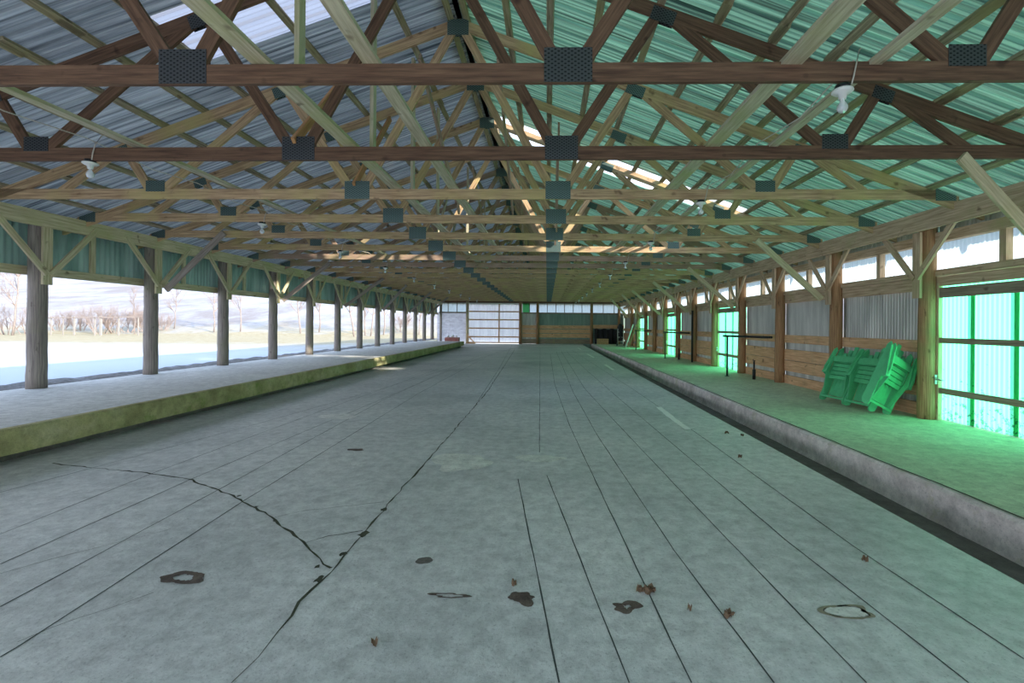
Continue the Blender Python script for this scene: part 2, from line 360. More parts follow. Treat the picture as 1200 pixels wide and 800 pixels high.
# right platform
t = thing('right_platform', 'concrete walkway with rough grey edge beside the dark gutter on the right', 'platform', (4.6, 14.5, 0))
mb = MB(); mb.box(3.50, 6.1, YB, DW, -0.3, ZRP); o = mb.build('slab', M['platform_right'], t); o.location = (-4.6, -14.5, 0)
mb = MB(); prev = None; w1 = w2 = 0
ys = [YB + (DW - YB) * i / 260 for i in range(261)]
crk = MB(); pc = None
for y in ys:
    w1 = w1 * .85 + random.uniform(-.006, .006); j = random.uniform(-.006, .006)
    ring = [(3.50 + w1, y, ZRP + .003), (3.44 + w1 * .5, y, ZRP), (3.41 + j * .6, y, ZRP - .025), (3.405 + j, y, -0.1), (3.40 - j, y, -0.2), (3.39 + j, y, -0.25), (3.5, y, -0.25)]
    if prev:
        for a in range(6): mb.quad([prev[a], prev[a + 1], ring[a + 1], ring[a]], [(0, 0)] * 4, True)
    prev = ring
    cr_ = (3.475 + w1 * 1.6, y)
    if pc: crk.quad([(pc[0] - .011, pc[1], ZRP + .005), (pc[0] + .009, pc[1], ZRP + .006), (cr_[0] + .009, y, ZRP + .006), (cr_[0] - .011, y, ZRP + .005)], [(0, 0)] * 4)
    pc = cr_
o = mb.build('rough_edge', M['curb_grey'], t); o.location = (-4.6, -14.5, 0)
o = crk.build('edge_crack', M['crack'], t); o.location = (-4.6, -14.5, 0)

# joints and cracks on the floor (narrow dark grooves filled with dirt)
def ribbon(mb, pts, w, jit=0.0, step=0.25, z=0.0015, wj=0.0):
    P = [Vector(p) for p in pts]; out = []
    for a, c in zip(P, P[1:]):
        n = max(1, int((c - a).length / step))
        for i in range(n): out.append(a.lerp(c, i / n))
    out.append(P[-1]); L_ = []
    for i, p in enumerate(out):
        d = (out[min(i + 1, len(out) - 1)] - out[max(0, i - 1)]).normalized(); nr = Vector((-d.y, d.x))
        p = p + nr * random.uniform(-jit, jit); ww = w / 2 * (1 + random.uniform(-wj, wj)); L_.append((p - nr * ww, p + nr * ww))
    for (a, b_), (c, d) in zip(L_, L_[1:]):
        mb.quad([(a.x, a.y, z), (b_.x, b_.y, z), (d.x, d.y, z), (c.x, c.y, z)], [(0, 0)] * 4)
def g(pts): return [gp(*p) for p in pts]
jm = MB()
for pts in ([(655, 800), (607, 561)], [(737, 800), (680, 655), (641, 557)], [(810, 800), (720, 610), (668, 500), (650, 450), (645, 415)],
            [(907, 800), (790, 645), (700, 510), (672, 460), (652, 412)], [(1015, 800), (812, 590), (720, 493), (685, 455), (658, 412)],
            [(1135, 800), (920, 632), (800, 530), (735, 475), (690, 436), (664, 412)], [(1200, 772), (1000, 640), (820, 510), (745, 458), (670, 410)],
            [(600, 404), (586, 430), (560, 470)], [(633, 408), (632, 530)], [(0, 577), (120, 545), (300, 497), (480, 446), (600, 408)],
            [(0, 626), (185, 552), (380, 480), (520, 430), (610, 402 + 4)], [(0, 661), (225, 561), (465, 460), (560, 420), (618, 404)],
            [(0, 711), (252, 576), (452, 467), (560, 417), (622, 404)], [(0, 770), (22, 757), (287, 586), (492, 460), (570, 418), (626, 404)],
            [(560, 481), (700, 486), (900, 486)], [(480, 447), (800, 449)], [(540, 425), (745, 426)]):
    ribbon(jm, g(pts), 0.0075, 0.002, 0.2, 0.0016, 0.3)
jm.build('saw_joints', M['joint'], floor)
cm = MB()
ribbon(cm, g([(270, 800), (300, 770), (325, 740), (365, 690), (387, 670), (425, 628), (450, 597), (480, 562), (510, 529), (540, 495), (570, 460), (590, 430), (603, 410)]), 0.0135, 0.012, 0.09, 0.002, 0.8)
ribbon(cm, g([(60, 543), (90, 546), (170, 554), (220, 561), (250, 572), (272, 581), (300, 595), (322, 610), (355, 635), (387, 666)]), 0.013, 0.012, 0.07, 0.002, 0.6)
ribbon(cm, g([(357, 636), (385, 628), (425, 622)]), 0.006, 0.008, 0.07, 0.002, 0.5)
ribbon(cm, g([(322, 606), (360, 598), (450, 588)]), 0.004, 0.006, 0.1, 0.002, 0.5)
ribbon(cm, g([(20, 752), (60, 735), (120, 715), (180, 694)]), 0.004, 0.008, 0.07, 0.002, 0.5)
ribbon(cm, g([(0, 672), (60, 655), (200, 620)]), 0.003, 0.008, 0.1, 0.002, 0.5)
for (px, py), r_ in (((450, 597), .035), ((426, 626), .045), ((402, 649), .03), ((374, 679), .035), ((322, 610), .02), ((300, 594), .022), ((372, 664), .02), ((280, 581), .018), ((225, 562), .018)):
    cx, cy = gp(px, py); n = 11
    cm.poly([(cx + r_ * random.uniform(.4, 1) * math.cos(6.283 * k / n), cy + 1.3 * r_ * random.uniform(.4, 1) * math.sin(6.283 * k / n)) for k in range(n)], 0.0024)
cm.build('cracks', M['crack'], floor)
def blob(name, px, py, rx, ry, mat, label=None, n=40, ring=0.0, z=0.003, irr=0.25):
    cx, cy = gp(px, py); x1, _ = gp(px + rx, py); rX = abs(x1 - cx); _, y1 = gp(px, py + ry); rY = abs(y1 - cy)
    mb = MB(); ph = [random.uniform(0, 6.28) for _ in range(6)]; k_ = [1 + irr * sum(math.sin((q + 2) * 6.283 * i / n + ph[q]) / (q + 1.5) for q in range(6)) * .8 + random.uniform(-.03, .03) for i in range(n)]
    P = [(cx + rX * k_[i] * math.cos(6.283 * i / n), cy + rY * k_[i] * math.sin(6.283 * i / n)) for i in range(n)]
    if ring:
        Q = [(cx + (p[0] - cx) * ring, cy + (p[1] - cy) * (ring + random.uniform(-.1, .1))) for p in P]
        for i in range(n):
            j = (i + 1) % n
            mb.quad([(*P[i], z), (*P[j], z), (*Q[j], z), (*Q[i], z)], [(0, 0)] * 4)
    else: mb.poly(P, z)
    o = mb.build(name, mat, floor)
    if label: o['label'] = label
blob('ring_stain', 215, 677, 25, 8, M['stain'], 'rust-brown ring stain', ring=0.45)
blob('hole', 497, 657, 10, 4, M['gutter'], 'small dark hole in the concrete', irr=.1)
blob('stain', 612, 701, 16, 7, M['stain'], 'dark brown irregular stain', irr=.45)
blob('stain', 735, 711, 16, 7, M['stain'], 'dark brown irregular stain', irr=.4, ring=.25)
blob('stain', 527, 698, 22, 3, M['stain'], 'thin curved stain', irr=.4, ring=.6)
blob('stain', 992, 717, 27, 10, M['soft_stain'], 'oval scar ringed in brown', ring=.75)
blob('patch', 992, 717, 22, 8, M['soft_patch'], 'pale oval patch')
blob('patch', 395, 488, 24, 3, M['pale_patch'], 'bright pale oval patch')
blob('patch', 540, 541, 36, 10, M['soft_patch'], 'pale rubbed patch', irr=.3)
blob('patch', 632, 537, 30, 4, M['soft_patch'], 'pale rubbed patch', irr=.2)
blob('stain', 417, 527, 9, 1.5, M['stain'], 'small dark smear', irr=.3)
for pts, lb in (([(772, 477), (782, 485), (792, 493), (806, 503)], 'white painted dash, the nearest'), ([(709, 427), (719, 433.5)], 'white painted dash, second away'),
                ([(688, 414.5), (696, 419)], 'white painted dash, third away'), ([(677, 407.5), (681, 409.5)], 'white painted dash, farthest')):
    mb = MB(); ribbon(mb, g(pts), 0.10, 0.004, .15, .003, .15); o = mb.build('painted_dash', M['paint'], floor); o['label'] = lb
# dead leaves lying about
def leaf(px, py, s, label):
    s *= .72
    cx, cy = gp(px, py); mb = MB(); n = 9
    for q in range(3):
        a0 = random.uniform(0, 6.28); base = Vector((cx + random.uniform(-s, s) * .4, cy + random.uniform(-s, s) * .4, .006))
        pts = []
        for k in range(n):
            t = 6.283 * k / n; r = s * (.55 + .45 * abs(math.cos(t * 1.5))); pts.append(base + Vector((math.cos(t + a0) * r, math.sin(t + a0) * r * .7, .012 + .02 * math.cos(t * 2 + q))))
        for k in range(n):
            mb.quad([base + Vector((0, 0, .012)), pts[k], pts[(k + 1) % n]], [(0, 0)] * 3)
    tag(mb.build('dead_leaf', M['leaf'], None), label, 'leaf', 'dead leaves on the floor')
for px, py, s, lb in ((603, 686, .022, 'small curled brown leaf above the dark stain near the camera'), (762, 694, .05, 'largest curled brown leaf lying on a floor joint at the right of centre'),
                      (750, 693, .03, 'brown leaf scrap just left of the largest leaf'), (853, 722, .035, 'curled brown leaf on a joint nearest the bottom edge'),
                      (808, 715, .015, 'tiny leaf scrap between the largest leaf and the one nearest the bottom edge'), (1014, 657, .025, 'lone leaf far right of the floor near the gutter'),
                      (439, 756, .022, 'pale leaf scrap beside the bottom left crack'), (867, 536, .03, 'small dark leaf on the floor below the middle of the right curb'),
                      (852, 508, .04, 'dark leaf beside the gutter below the folded chairs'), (870, 511, .03, 'dark leaf scrap right of the leaf beside the gutter')):
    leaf(px, py, s, lb)

# ------------------------------------------------------------------ ceiling: roof sheets and purlins
ceil_ = sempty('ceiling')
th = math.atan(SL); EXL, EXR = -9.2, 6.62
RZ = APEX + 0.075 + 0.0           # sheet underside at the ridge
lenL = (XC - EXL) / math.cos(th); lenR = (EXR - XC) / math.cos(th)
vL = Vector((-math.cos(th), 0, -math.sin(th))); vR = Vector((math.cos(th), 0, -math.sin(th)))
nL = Vector((-math.sin(th), 0, math.cos(th))); nR = Vector((math.sin(th), 0, math.cos(th)))
rid = Vector((XC, 0, RZ + .04))
def roof_piece(side, y0, y1, s0, s1, mat, name, par=None):
    v, n_, = (vL, nL) if side < 0 else (vR, nR)
    mb = MB(); mb.ribbed(rid + v * s0 + Vector((0, y0, 0)), (0, 1, 0), v, n_, y1 - y0, s1 - s0)
    return mb.build(name, mat, par)
SKY = (4.86, 5.68); SK2 = (9.30, 10.25)
sLt = 3.0 / math.cos(th)
sRt = 5.4 / math.cos(th)
roof_piece(-1, YB, SKY[0], 0, lenL, M['roof_l'], 'roof_sheet', ceil_)
roof_piece(-1, SKY[0], SKY[1], sLt, lenL, M['roof_l'], 'roof_sheet', ceil_)
roof_piece(-1, SKY[1], DW + .5, 0, lenL, M['roof_l'], 'roof_sheet', ceil_)
roof_piece(1, YB, SK2[0], 0, lenR, M['roof_r'], 'roof_sheet', ceil_)
roof_piece(1, SK2[0], SK2[1], sRt, lenR, M['roof_r'], 'roof_sheet', ceil_)
roof_piece(1, SK2[1], DW + .5, 0, lenR, M['roof_r'], 'roof_sheet', ceil_)
struct(roof_piece(-1, SKY[0], SKY[1], 0, sLt, M['skylight'], 'window_1'))
struct(roof_piece(1, SK2[0], SK2[1], 0, sRt, M['clear_sheet'], 'window_2'))
mb = MB()
for v in (vL, vR): mb.board(rid + v * .12 + Vector((0, YB, .03)), rid + v * .12 + Vector((0, DW + .5, .03)), .005, .3, (0, 0, 1))
mb.build('ridge_cap', M['roof_l'], ceil_)
for side, v, n_, ln in ((-1, vL, nL, lenL), (1, vR, nR, lenR)):
    s_ = 0.14
    while s_ < ln - .1:
        mb = MB(); y = YB
        while y < DW:
            y2 = min(y + 3.66, DW + .3); off = random.uniform(-.02, .02)
            p = rid + v * (s_ + off) - n_ * .022
            mb.board(p + Vector((0, y, 0)), p + Vector((0, y2 + .25, 0)), .04, .088, n_); y += 3.66
        mb.build('purlin', M['purlin'], ceil_); s_ += 0.62

# ------------------------------------------------------------------ roof trusses
def make_truss(wm, gm):
    t = thing('roof_truss', '', 'truss', (XC, 0, TZ))
    def part(name, fn, mat):
        mb = MB(); fn(mb); return mb.build(name, mat, t)
    part('bottom_chord', lambda m_: m_.board((-HS, 0, .07), (HS, 0, .07), .038, .14, (0, 1, 0)), wm)
    top = lambda x: APEX - TZ - .02 - SL * abs(x)
    for sg in (-1, 1):
        part('top_chord', lambda m_: m_.board((sg * .0, 0, top(0) + .005), (sg * (HS + (0.9 if sg > 0 else .9)), 0, top(HS + .9)), .038, .14, (0, 1, 0)), wm)
        for bx, tx in ((1.41, 0.0), (1.41, 2.46), (4.28, 2.50), (4.28, 4.76), (5.72, 4.80)):
            dz = top(tx) - .02
            part('web', lambda m_: m_.board((sg * (bx + (.07 if tx > bx else -.07)), 0.0, .10), (sg * (tx + (.04 if tx < bx else -.04)), 0.0, dz), .036, .112, (0, 1, 0)), wm)
    def plate(x, z, w, h, ang=0):
        def fn(m_):
            c, s = math.cos(ang) * w / 2, math.sin(ang) * w / 2
            for y in (-.021, .021): m_.board((x - c, y, z - s), (x + c, y, z + s), .004, h, (0, 1, 0))
        part('gusset_plate', fn, gm)
    for sg in (-1, 1):
        plate(sg * 1.41, .125, .35, .25); plate(sg * 4.28, .18, .27, .155)
        plate(sg * 2.48, top(2.48) - .03, .26, .15, -sg * th); plate(sg * 4.78, top(4.78) - .03, .22, .13, -sg * th)
        plate(sg * (HS - .18), .09, .28, .22)
    plate(0, top(0) - .05, .30, .22)
    return t
protoA = make_truss(M['truss_brown'], M['gusset']); protoB = make_truss(M['truss_olive'], M['gusset_teal']); protoC = make_truss(M['truss_pink'], M['gusset_teal'])
SKEW = [-.010, -.018, -.015, -.008]; TILT = [-.007, -.004, -.003, 0]
def ty(k, x):
    a = SKEW[k] if k < 4 else 0
    return TY[k] - a * 2.2 + (x - XC) * a
for k, y in enumerate(TY):
    src, first = (protoA, k == 0) if k < 2 else ((protoC, k == 6) if k in (6, 7) else (protoB, k == 2))
    o = src if first else copy_tree(src)
    a_ = SKEW[k] if k < 4 else 0
    o.location = (XC, y - a_ * 2.2, TZ); o.rotation_euler = (0, TILT[k] if k < 4 else 0, a_)
    if first: pass
    tone = 'dark brown' if k < 2 else ('pinkish tan' if k in (6, 7) else 'olive weathered')
    last = ', nearest the end wall' if k == 20 else ''
    o['label'] = f'{tone} timber roof truss spanning the barn, {ORD[k]} from the camera{last}'
    o['group'] = 'roof trusses across the barn'

# boards lying lengthwise across the trusses
def runner(x, y0, y1, w, mat, label, z=TZ + .14 + .019, tk=.036):
    mb = MB(); y = y0
    while y < y1 - .5:
        y2 = min(y + 4.6, y1); o_ = random.uniform(-.03, .03)
        mb.board((x + o_, y, z), (x - o_, y2, z), tk, w, (0, 0, 1)); y = y2
    o = mb.build('lateral_board', mat); tag(o, label, 'board', 'boards running lengthwise over the truss chords'); return o
runner(-1.31, 2.4, 31, .12, M['brace_pale'], 'pale greenish board running lengthwise over the chords, under the ridge')
runner(-2.12, 2.1, 31, .14, M['brace_pale'], 'pale brown board running lengthwise over the chords, next left of the ridge board')
runner(-4.46, 2.9, 31, .10, M['brace_pale'], 'narrow pale board running lengthwise over the chords, farthest left')
runner(1.74, 1.8, 31, .15, M['brace_pale'], 'olive board running lengthwise over the chords, left of the right lamp row')
runner(2.36, 1.8, 31, .09, M['brace_pale'], 'narrow light green board running lengthwise over the chords, beside the right lamp row')
# sway braces between trusses
def sway(p0, p1, mat, label, w=.09):
    mb = MB(); mb.board(p0, p1, .036, w, (1, 0, 0)); o = mb.build('sway_brace', mat); tag(o, label, 'brace', 'slanting braces between the trusses')
def rt(x): return APEX - .12 - SL * abs(x - XC)
i = 0
for k in range(1, 19, 1):
    if k % 4 in (1, 2):
        x = XC - 1.43; sway((x - .02, TY[k] - .03 + .06, TZ + .18), (x - .02, TY[k + 1] - .06, rt(x) - .06), M['brace_orange'] if k in (1, 2) else M['brace_pale'], f'slanting brace left of the ridge, rising from the {ORD[k]} truss to the {ORD[k+1]}')
    if k % 4 in (3, 0):
        x = XC + 1.43; sway((x + .02, TY[k] + .06, rt(x) - .06), (x + .02, TY[k + 1] - .06, TZ + .18), M['truss_pink'], f'slanting brace right of the ridge, falling from the {ORD[k]} truss to the {ORD[k+1]}')
for k in (0, 1, 2, 3, 5, 7):
    x = -1.98; mb = MB(); mb.board((x, TY[k] + .30, TZ + .18), (x, TY[k] + .30, rt(x) + .02), .04, .09, (1, 0, 0))
    tag(mb.build('hanger_board', M['brace_pale']), f'pale upright board hanging from the roof just behind the {ORD[k]} truss', 'board', 'upright hanger boards under the roof')
# crossing boards high under the ridge
for k in (2, 5, 8, 11, 14):
    for sg in (-1, 1):
        mb = MB(); mb.board((XC + sg * .55, TY[k] + .05, rt(XC + .55) - .14), (XC + sg * .55, TY[k + 2] - .05, TZ + .55), .036, .12, (1, 0, 0))
        tag(mb.build('ridge_brace', M['truss_pink']), f'pinkish brace falling away {"left" if sg < 0 else "right"} of the ridge behind the {ORD[k]} truss', 'brace', 'ridge braces')

# ------------------------------------------------------------------ wall beams
def wall_beam(x, z0, z1, mat, label):
    mb = MB(); y = YB
    while y < DW - .1:
        y2 = min(y + 4.22, DW - .05); mb.board((x, y, (z0 + z1) / 2), (x, y2 - .004, (z0 + z1) / 2), .04, z1 - z0, (1, 0, 0)); y = y2
    tag(mb.build('wall_beam', mat), label, 'beam')
wall_beam(-8.06, 2.95, 3.19, M['left_wood'], 'long yellowish beam under the truss ends along the open left side')
wall_beam(5.61, 2.90, 3.18, M['right_wood'], 'long pinkish tan beam under the truss ends along the right wall')
wall_beam(-8.36, 3.0, 3.19, M['left_wood'], 'outer left beam behind the posts, mostly hidden by the front beam')

# ------------------------------------------------------------------ posts with braces
def make_post(side, brace, y, label, group):
    sg = -1 if side == 'l' else 1
    x = XLP if side == 'l' else XRP; zb = ZLP if side == 'l' else ZRP
    wm = M['left_wood'] if side == 'l' else M['right_wood']
    if side == 'r': wm = M['left_wood'] if brace == 9 else wm
    t = thing('wooden_post', label, 'post', (x, y, zb), group)
    H = 3.15 - zb
    mb = MB(); n = 14; cx = 0.09 * sg if side == 'l' else 0.085
    r0 = .125 if side == 'l' else .12
    pts = [(cx if side == 'r' else -.03, 0, H * k / n) for k in range(n + 1)]
    pts = [(p[0] + random.uniform(-.004, .004), p[1] + random.uniform(-.004, .004), p[2]) for p in pts]
    mb.tube(pts, [r0 * (1 - .12 * k / n) for k in range(n + 1)], 18, .02)
    mb.build('pole', M['left_post'] if side == 'l' else M['right_post'], t)
    bx = .10 if side == 'l' else -.055          # inner face blocks
    zl = (2.03 if side == 'l' else 1.90) - zb; zbeam = (2.95 if side == 'l' else 2.90) - zb
    mb = MB(); mb.board((bx + .02 * sg * -1, .0, zl), (bx + .02 * sg * -1, .0, zbeam + .0), .038, .14, (1, 0, 0)); mb.build('brace_block', wm, t)
    fx = bx + (.056 if side == 'l' else -.020) + (0.0 if side == 'l' else -.03)
    for dy in (-.78, .78):
        mb = MB(); mb.board((fx, dy * .04, 2.20 - zb), (fx, dy, 3.08 - zb), .038, .085, (1, 0, 0)); mb.build('knee_brace', wm, t)
    return t
def truss_brace(t, side, y, zb):
    """long brace from the post in to the bottom chord of the nearest truss"""
    kk = min(range(21), key=lambda q: abs(TY[q] - y)); ky = ty(kk, -6.6 if side == 'l' else 4.4)
    if side == 'l': p0 = (.20, .10, 2.12 - zb); p1 = (1.55, ky - y - .045, TZ + .09 - zb); mat = M['grey_brace']
    else: p0 = (-.15, .10, 2.02 - zb); p1 = (-1.46, ky - y - .045, TZ + .03 - zb); mat = M['left_wood']
    mb = MB(); mb.board(p0, p1, .04, .12, (0, 1, 0)); mb.build('truss_brace', mat, t)
for k, y in enumerate(YL):
    t = make_post('l', 0, y, f'round weathered grey post on the open left side, {ORD[k]} from the camera', 'posts along the left side')
    if k % 2 == 1: truss_brace(t, 'l', y, ZLP)
for k, y in enumerate(YR):
    lb = 'round brown log post on the right wall, ' + (f'{ORD[k-1]} from the near green door' if k else 'hidden at the right edge of the photo')
    if k == 0: lb = 'round log post past the right edge carrying the brace at the upper right corner'
    t = make_post('r', 0, y, lb, 'posts along the right wall')
    if k % 2 == 0: truss_brace(t, 'r', y, ZRP)

# ------------------------------------------------------------------ left wall: green sheets hanging above the opening
wl_ = sempty('wall_left')
XW = -8.42
ys = [YB, 1.0, 3.14, 5.2555] + YL + [DW]
for a, c in zip(ys, ys[1:]):
    mb = MB(); mb.corr((XW - .03, a, 2.19), (0, 1, 0), (0, 0, 1), (1, 0, 0), c - a, 1.05, .10, .010); mb.build('green_siding', M['green_sheet'], wl_)
    mb = MB(); mb.box(XW + .0, XW + .04, a, c - .005, 2.19, 2.33); mb.build('lower_rail', M['left_wood'], wl_)
    mb = MB(); mb.box(XW + .0, XW + .04, (a + c) / 2 - .045, (a + c) / 2 + .045, 2.33, 3.0); mb.build('stud', M['left_wood'], wl_)

# ------------------------------------------------------------------ right wall: bays
wr_ = sempty('wall_right'); XRW = 5.98
bays = [(YB, 0.36), (.36, 2.58)] + list(zip([2.58] + YR[:-1], YR)) + [(YR[-1], 33.7), (33.7, DW)]
wn_ = 3; dn_ = 1
def boards(y0, y1):
    for z0, z1 in ((1.06, 1.25), (.64, .90), (.37, .63), (.06, .265)):
        mb = MB(); mb.box(XRW - .075, XRW - .037, y0, y1, z0, z1); mb.build('board', M['plank'], wr_)
def make_door(y0, y1, detailed):
    global dn_
    d = sempty(f'door_{dn_}'); dn_ += 1; X = XRW - .03
    mb = MB(); mb.corr((X + .03, y0, .07), (0, 1, 0), (0, 0, 1), (1, 0, 0), y1 - y0, 2.12, .0665, .009); mb.build('translucent_panel', M['green_glass'], d)
    for z0, z1 in ((1.90, 2.05), (1.22, 1.30), (.465, .55)):
        mb = MB(); mb.box(X - .05, X - .012, y0 + .1, y1 - .02, z0, z1); mb.build('rail', M['rail_wood'], d)
    y = y1 - .55
    while y > y0 + .2:
        mb = MB(); mb.box(X + .042, X + .07, y - .035, y + .035, .07, 2.05); mb.build('stud', M['left_wood'], d); y -= .6
    mb = MB(); mb.box(X - .06, X + .0, y1 - .10, y1 - .02, .06, 2.12); mb.build('stile', M['left_wood'], d)
    mb = MB(); mb.box(X - .09, X - .06, y1 - .2, y1 + .0, .66, .68); mb.box(X - .10, X - .06, y1 - .09, y1 - .04, .60, .74)
    mb.tube([(X - .09, y1 - .2, .67), (X - .12, y1 - .14, .70), (X - .12, y1 - .04, .70), (X - .09, y1 + .0, .67)], .008, 6); mb.build('latch', M['galv'], d)
    mb = MB(); mb.box(X - .05, X + .0, y0, y1, 2.075, 2.22); mb.build('door_track', M['right_wood'], d)
doors = {(1), (5), (8), (11)}      # bay index among post bays: bay i lies between YR[i-1] and YR[i]
allb = [('solid', YB, .36), ('solid', .36, 2.58), ('solid', 2.58, YR[0])]
for i in range(1, len(YR)):
    allb.append(('door' if i in (1, 5, 8, 11) else 'solid', YR[i - 1], YR[i]))
allb += [('solid', YR[-1], DW)]
for kind, y0, y1 in allb:
    g0, g1 = y0 + .0, y1 - .0
    if kind == 'door': make_door(y0 + .04, y1 - .04, True)
    else:
        mb = MB(); mb.corr((XRW, g0, .0), (0, 1, 0), (0, 0, 1), (1, 0, 0), g1 - g0, 2.10, .0665, .009); mb.build('metal_siding', M['grey_sheet'], wr_)
        boards(g0 + .02, g1 - .02)
        mb = MB(); mb.box(XRW - .075, XRW - .037, g0, g1, 2.03, 2.225); mb.build('upper_board', M['right_wood'], wr_)
    mb = MB(); mb.box(XRW - .12, XRW - .0, g0, g1, 2.23, 2.32); mb.build('sill', M['right_wood'], wr_)
    mb = MB(); mb.box(XRW - .12, XRW - .0, g0, g1, 2.735, 2.88); mb.build('header', M['right_wood'], wr_)
    if y1 > 2.6:
        w = sempty(f'window_{wn_}'); wn_ += 1
        mb = MB(); mb.corr((XRW + .015, g0, 2.28), (0, 1, 0), (0, 0, 1), (1, 0, 0), g1 - g0, .50, .0665, .008); mb.build('pane', M['white_glass'], w)
        mb = MB(); ym = (g0 + g1) / 2; mb.box(XRW - .10, XRW - .01, ym - .045, ym + .045, 2.32, 2.735); mb.build('window_stud', M['right_wood'], w)
    else:
        mb = MB(); mb.corr((XRW, g0, 2.1), (0, 1, 0), (0, 0, 1), (1, 0, 0), g1 - g0, .7, .0665, .009); mb.build('metal_siding', M['grey_sheet'], wr_)
    mb = MB(); mb.corr((XRW + .02, g0, 2.80), (0, 1, 0), (0, 0, 1), (1, 0, 0), g1 - g0, .2, .0665, .008); mb.build('eave_siding', M['grey_sheet'], wr_)

# ------------------------------------------------------------------ end wall
wb = sempty('wall_back'); YW = DW + .05
def fx(x): return (x - VX) / F * DW
def fz(y): return CAMZ + (VY - y) / F * DW
def wsheet(x0, x1, z0, z1, mat, per=.10, name='siding', par=wb, dy=0):
    mb = MB(); mb.corr((x0, YW + dy, z0), (1, 0, 0), (0, 0, 1), (0, -1, 0), x1 - x0, z1 - z0, per, .011, 5); return mb.build(name, mat, par)
WT = 3.13
for x0, x1, mlo in ((-8.45, fx(548), 'pale_sheet'), (fx(610), fx(630), 'grey_sheet'), (fx(630), fx(693), 'teal_sheet'), (fx(693), 6.1, 'tan')):
    wsheet(x0, x1, -.36 if x1 > 3.2 else 0, 2.38, M[mlo] if mlo != 'tan' else M['teal_sheet'])
# gable above (solid)
mb = MB(); mb.corr((-8.45, YW + .1, 3.05), (1, 0, 0), (0, 0, 1), (0, -1, 0), 14.5, 2.8, .2, .012, 4); 
mb2 = MB()
# trim gable to the roof line
for idx, vtx in enumerate(mb.v):
    zmax = RZ + .02 - SL * abs(vtx[0] - XC); mb.v[idx] = (vtx[0], vtx[1], min(vtx[2], zmax))
mb.build('gable_siding', M['grey_sheet'], wb)
mb = MB(); mb.box(-8.4, 6.0, DW - .06, DW - .02, 3.12, 3.26); mb.build('header', M['truss_brown'], wb)
k_ = wn_
for x0, x1, n, gm in ((-8.3, fx(546), 3, None), (fx(612), fx(629), 2, 'g'), (fx(631), fx(692), 6, None), (fx(694), 6.0, 3, None)):
    w = sempty(f'window_{wn_}'); wn_ += 1
    step = (x1 - x0) / n
    for q in range(n):
        mt = M['green_glass'] if (gm and q == 0) else M['white_glass']
        if gm and q == 0: mt = M['dark_green_glass']
        wsheet(x0 + q * step, x0 + (q + 1) * step, 2.36, 3.16, mt, .10, 'pane', w)
        if q:
            mb = MB(); mb.box(x0 + q * step - .025, x0 + q * step + .025, DW - .02, DW + .03, 2.38, 3.13); mb.build('mullion', M['rail_wood'], w)
    mb = MB(); mb.box(x0, x1, DW - .04, DW + .02, 2.32, 2.42); mb.build('window_sill', M['rail_wood'], w)
# plank courses on the end wall
for x0, x1 in ((fx(612), fx(629)), (fx(631), fx(692))):
    for z0, z1 in ((1.18, 1.44), (.84, 1.14), (.50, .80)):
        mb = MB(); mb.box(x0, x1, DW - .03, DW + .02, z0, z1); mb.build('board', M['plank'], wb)
    mb = MB(); mb.box(x0, x1, DW - .03, DW + .02, .04, .38); mb.build('board', M['rail_wood'], wb)
mb = MB(); mb.box(fx(694), 5.9, DW - .03, DW + .02, 1.22, 1.50); mb.build('board', M['plank'], wb)
for px, w_, mt in ((517, .14, 'left_post'), (548, .2, 'left_wood'), (610, .2, 'right_post'), (630, .17, 'right_post'), (693, .18, 'right_post'), (725, .16, 'right_post')):
    mb = MB(); x = fx(px); mb.tube([(x, DW - .12, 0.0 if px != 725 else ZRP), (x, DW - .12, 3.2)], w_ / 2 + .02, 10, .02)
    tag(mb.build('end_wall_post', M[mt]), {517: 'grey post at the far left corner of the end wall', 548: 'yellow-green post at the left jamb of the white end door', 610: 'dark post at the right jamb of the white end door',
        630: 'reddish brown post right of the small green pane on the end wall', 693: 'tan post on the end wall where the right walkway begins', 725: 'brown post in the far right corner of the end wall'}[px], 'post', 'end wall posts')
# the big white sliding door
d = sempty(f'door_{dn_}'); dn_ += 1
x0, x1 = fx(549.5), fx(608.5)
mb = MB(); mb.corr((x0, YW - .02, .04), (1, 0, 0), (0, 0, 1), (0, -1, 0), x1 - x0, 3.08, .2, .012, 5); mb.build('panel', M['white_sheet'], d)
for z in (fz(365.5), fz(375), fz(385), fz(395), 3.06, .08):
    mb = MB(); mb.box(x0, x1, DW - .06, DW - .02, z - .05, z + .05); mb.build('rail', M['plank'] if z < 3 else M['porcelain'], d)
mb = MB(); mb.box(fx(585) - .05, fx(585) + .05, DW - .09, DW - .06, .05, 3.05); mb.build('stile', M['plank'], d)
# unseen gable behind the camera; end below left open to let in light
mb = MB(); mb.corr((-8.45, YB, 3.05), (1, 0, 0), (0, 0, 1), (0, -1, 0), 14.5, 2.8, .2, .012, 4)
for idx, vtx in enumerate(mb.v):
    zmax = RZ + .02 - SL * abs(vtx[0] - XC); mb.v[idx] = (vtx[0], vtx[1], min(vtx[2], zmax))
struct(mb.build('wall_front_gable', M['grey_sheet']))

